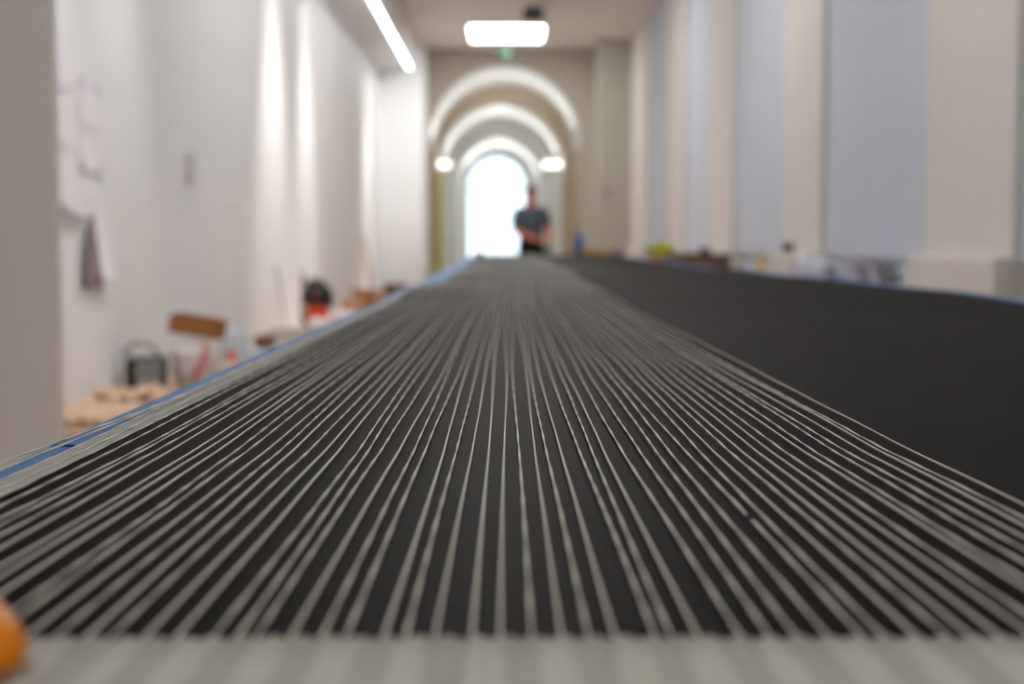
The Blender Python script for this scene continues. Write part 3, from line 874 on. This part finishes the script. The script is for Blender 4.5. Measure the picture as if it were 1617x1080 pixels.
# ------------------------------------------------------------------ things along the right wall
carton(.49, .55, .415, 'redbrown', 'brown_roll', 'lower red-brown carton of the stack right of the table', 'red-brown cartons', 1.64, 12.25, 0)
carton(.49, .55, .405, 'redbrown', 'brown_roll', 'upper red-brown carton of the stack, dark roll on top', 'red-brown cartons', 1.64, 12.25, 0, .418)
t = thing('tape_roll', 'small black tape roll on the upper red-brown carton', 'tape roll', (1.70, 12.2, .8255))
link('winding', lathe([(.03, 0), (.05, 0), (.05, .05), (.03, .05)], 20, closed=True), 'dark', t, True)
link('core', lathe([(.027, .001), (.0295, .001), (.0295, .049), (.027, .049)], 16, closed=True), 'card', t, True)
t = thing('open_carton', 'tan open carton beyond the red-brown stack, lime cloth in it', 'box', (1.52, 14.0, 0))
for (a, b, c, d) in ((-.13, .13, -.13, -.124), (-.13, .13, .124, .13), (-.13, -.124, -.124, .124), (.124, .13, -.124, .124)):
    link('side', bbox(a, b, c, d, .004, .815), 'card_tan', t)
link('base', bbox(-.13, .13, -.13, .13, 0, .004), 'card_tan', t)
link('inner_tray', bbox(-.122, .122, -.122, .122, .68, .69), 'card_tan', t)
bm = blob(.125, .115, .24, 2.2, .3, 24, 14, .45)
bmesh.ops.scale(bm, vec=(.9, .9, 1), verts=[v for v in bm.verts if v.co.z < .15])
for v in bm.verts:
    if v.co.z > .14: v.co.x *= 1.25; v.co.z += .02*noise.noise(v.co*30)
    else: v.co.x = max(-.115, min(.115, v.co.x)); v.co.y = max(-.115, min(.115, v.co.y))
o = link('lime_cloth', bm, 'lime', None, True); place(o, 1.52, 14.0, .691); tag(o, 'crumpled lime green cloth stuffed into the tan open carton', 'cloth')
t = thing('stool', 'low grey stool by the right wall carrying a yellow bottle', 'stool', (2.0, 11.1, 0))
link('seat', lathe([(.15, .63), (.155, .64), (.155, .655), (.15, .66)], 22), 'pilaster', t)
for a in range(4):
    c, s = math.cos(a*PI/2+.78), math.sin(a*PI/2+.78)
    link('leg', tube([(.15*c, .15*s, 0), (.10*c, .10*s, .63)], .014, 8), 'steel', t)
link('foot_ring', tube([(.135*math.cos(k*PI/12), .135*math.sin(k*PI/12), .22) for k in range(25)], .008, 6), 'steel', t)
t = thing('yellow_bottle', 'yellow bottle standing on the grey stool', 'bottle', (1.985, 11.1, .661))
link('body', lathe([(.026, 0), (.032, .006), (.032, .09), (.014, .115)], 16), 'yellow', t, True)
link('cap', lathe([(.015, .115), (.015, .145), (.009, .15)], 12), 'yellow', t)
t = thing('tape_roll', 'dark grey tape roll on the plinth ledge of the second pilaster', 'tape roll', (2.349, 11.9, .846))
link('winding', lathe([(.025, 0), (.046, 0), (.046, .07), (.025, .07)], 20, closed=True), 'char', t, True)
link('core', lathe([(.022, .001), (.0245, .001), (.0245, .069), (.022, .069)], 16, closed=True), 'card', t, True)
# side bench in the nearest visible bay
t = thing('side_bench', 'low white bench in the nearest blue bay on the right', 'bench', (2.22, 9.15, 0))
link('bench_top', bbox(-.29, .27, -.55, .55, .60, .64, .004), 'lilac', t)
for sx in (-.25, .23):
    for sy in (-.5, .5):
        link('leg', bbox(sx-.02, sx+.02, sy-.02, sy+.02, 0, .60), 'white_plastic', t)
link('back_board', bbox(-.29, .27, .535, .55, .64, .80), 'lilac', t)
bm = bmesh.new()
pr = [(-.27, 0), (.02, 0), (.02, .09), (-.05, .125), (-.15, .185), (-.27, .20)]
fa = [bm.verts.new((p[0], -.12, p[1])) for p in pr]; fb = [bm.verts.new((p[0], .12, p[1])) for p in pr]
bm.faces.new(fa); bm.faces.new(fb)
for i in range(len(pr)): bm.faces.new((fa[i], fa[(i+1) % 6], fb[(i+1) % 6], fb[i]))
bmesh.ops.bevel(bm, geom=bm.edges[:], offset=.01, segments=2, affect='EDGES')
o = link('foam_wedge', bm, 'white_blue', None, True); place(o, 2.23, 9.42, .641); tag(o, 'sloping pale blue-white foam wedge on the white bench', 'foam')
def clamp(x, y, h, lab, two=False):
    t = thing('bar_clamp', lab, 'clamp', (x, y, .641), .2, 'clamps on the white bench')
    link('foot', bbox(-.03, .03, -.03, .03, 0, .012, .003), 'clamp_grey', t)
    link('bar', bbox(-.007, .007, -.005, .005, .012, h), 'clamp_grey', t)
    link('fixed_jaw', bbox(-.045, .045, -.012, .012, h-.035, h-.005, .005), 'clamp_grey', t)
    link('sliding_jaw', bbox(-.01, .06, -.012, .012, h*.35, h*.35+.03, .005), 'clamp_grey', t)
    link('grip', tube([(.05, 0, h*.35), (.05, 0, h*.12)], [.012, .015], 8), 'clamp_grey', t, True)
    if two: link('crossbar', bbox(-.08, .08, -.01, .01, h*.2, h*.2+.03, .004), 'clamp_grey', t)
clamp(2.00, 8.85, .13, 'leftmost dark bar clamp standing on the white bench')
clamp(2.19, 8.80, .135, 'middle dark bar clamp standing on the white bench')
clamp(2.285, 8.68, .14, 'third dark bar clamp on the white bench, slim')
clamp(2.40, 8.90, .14, 'rightmost dark bar clamp with a wide crossbar on the white bench', True)
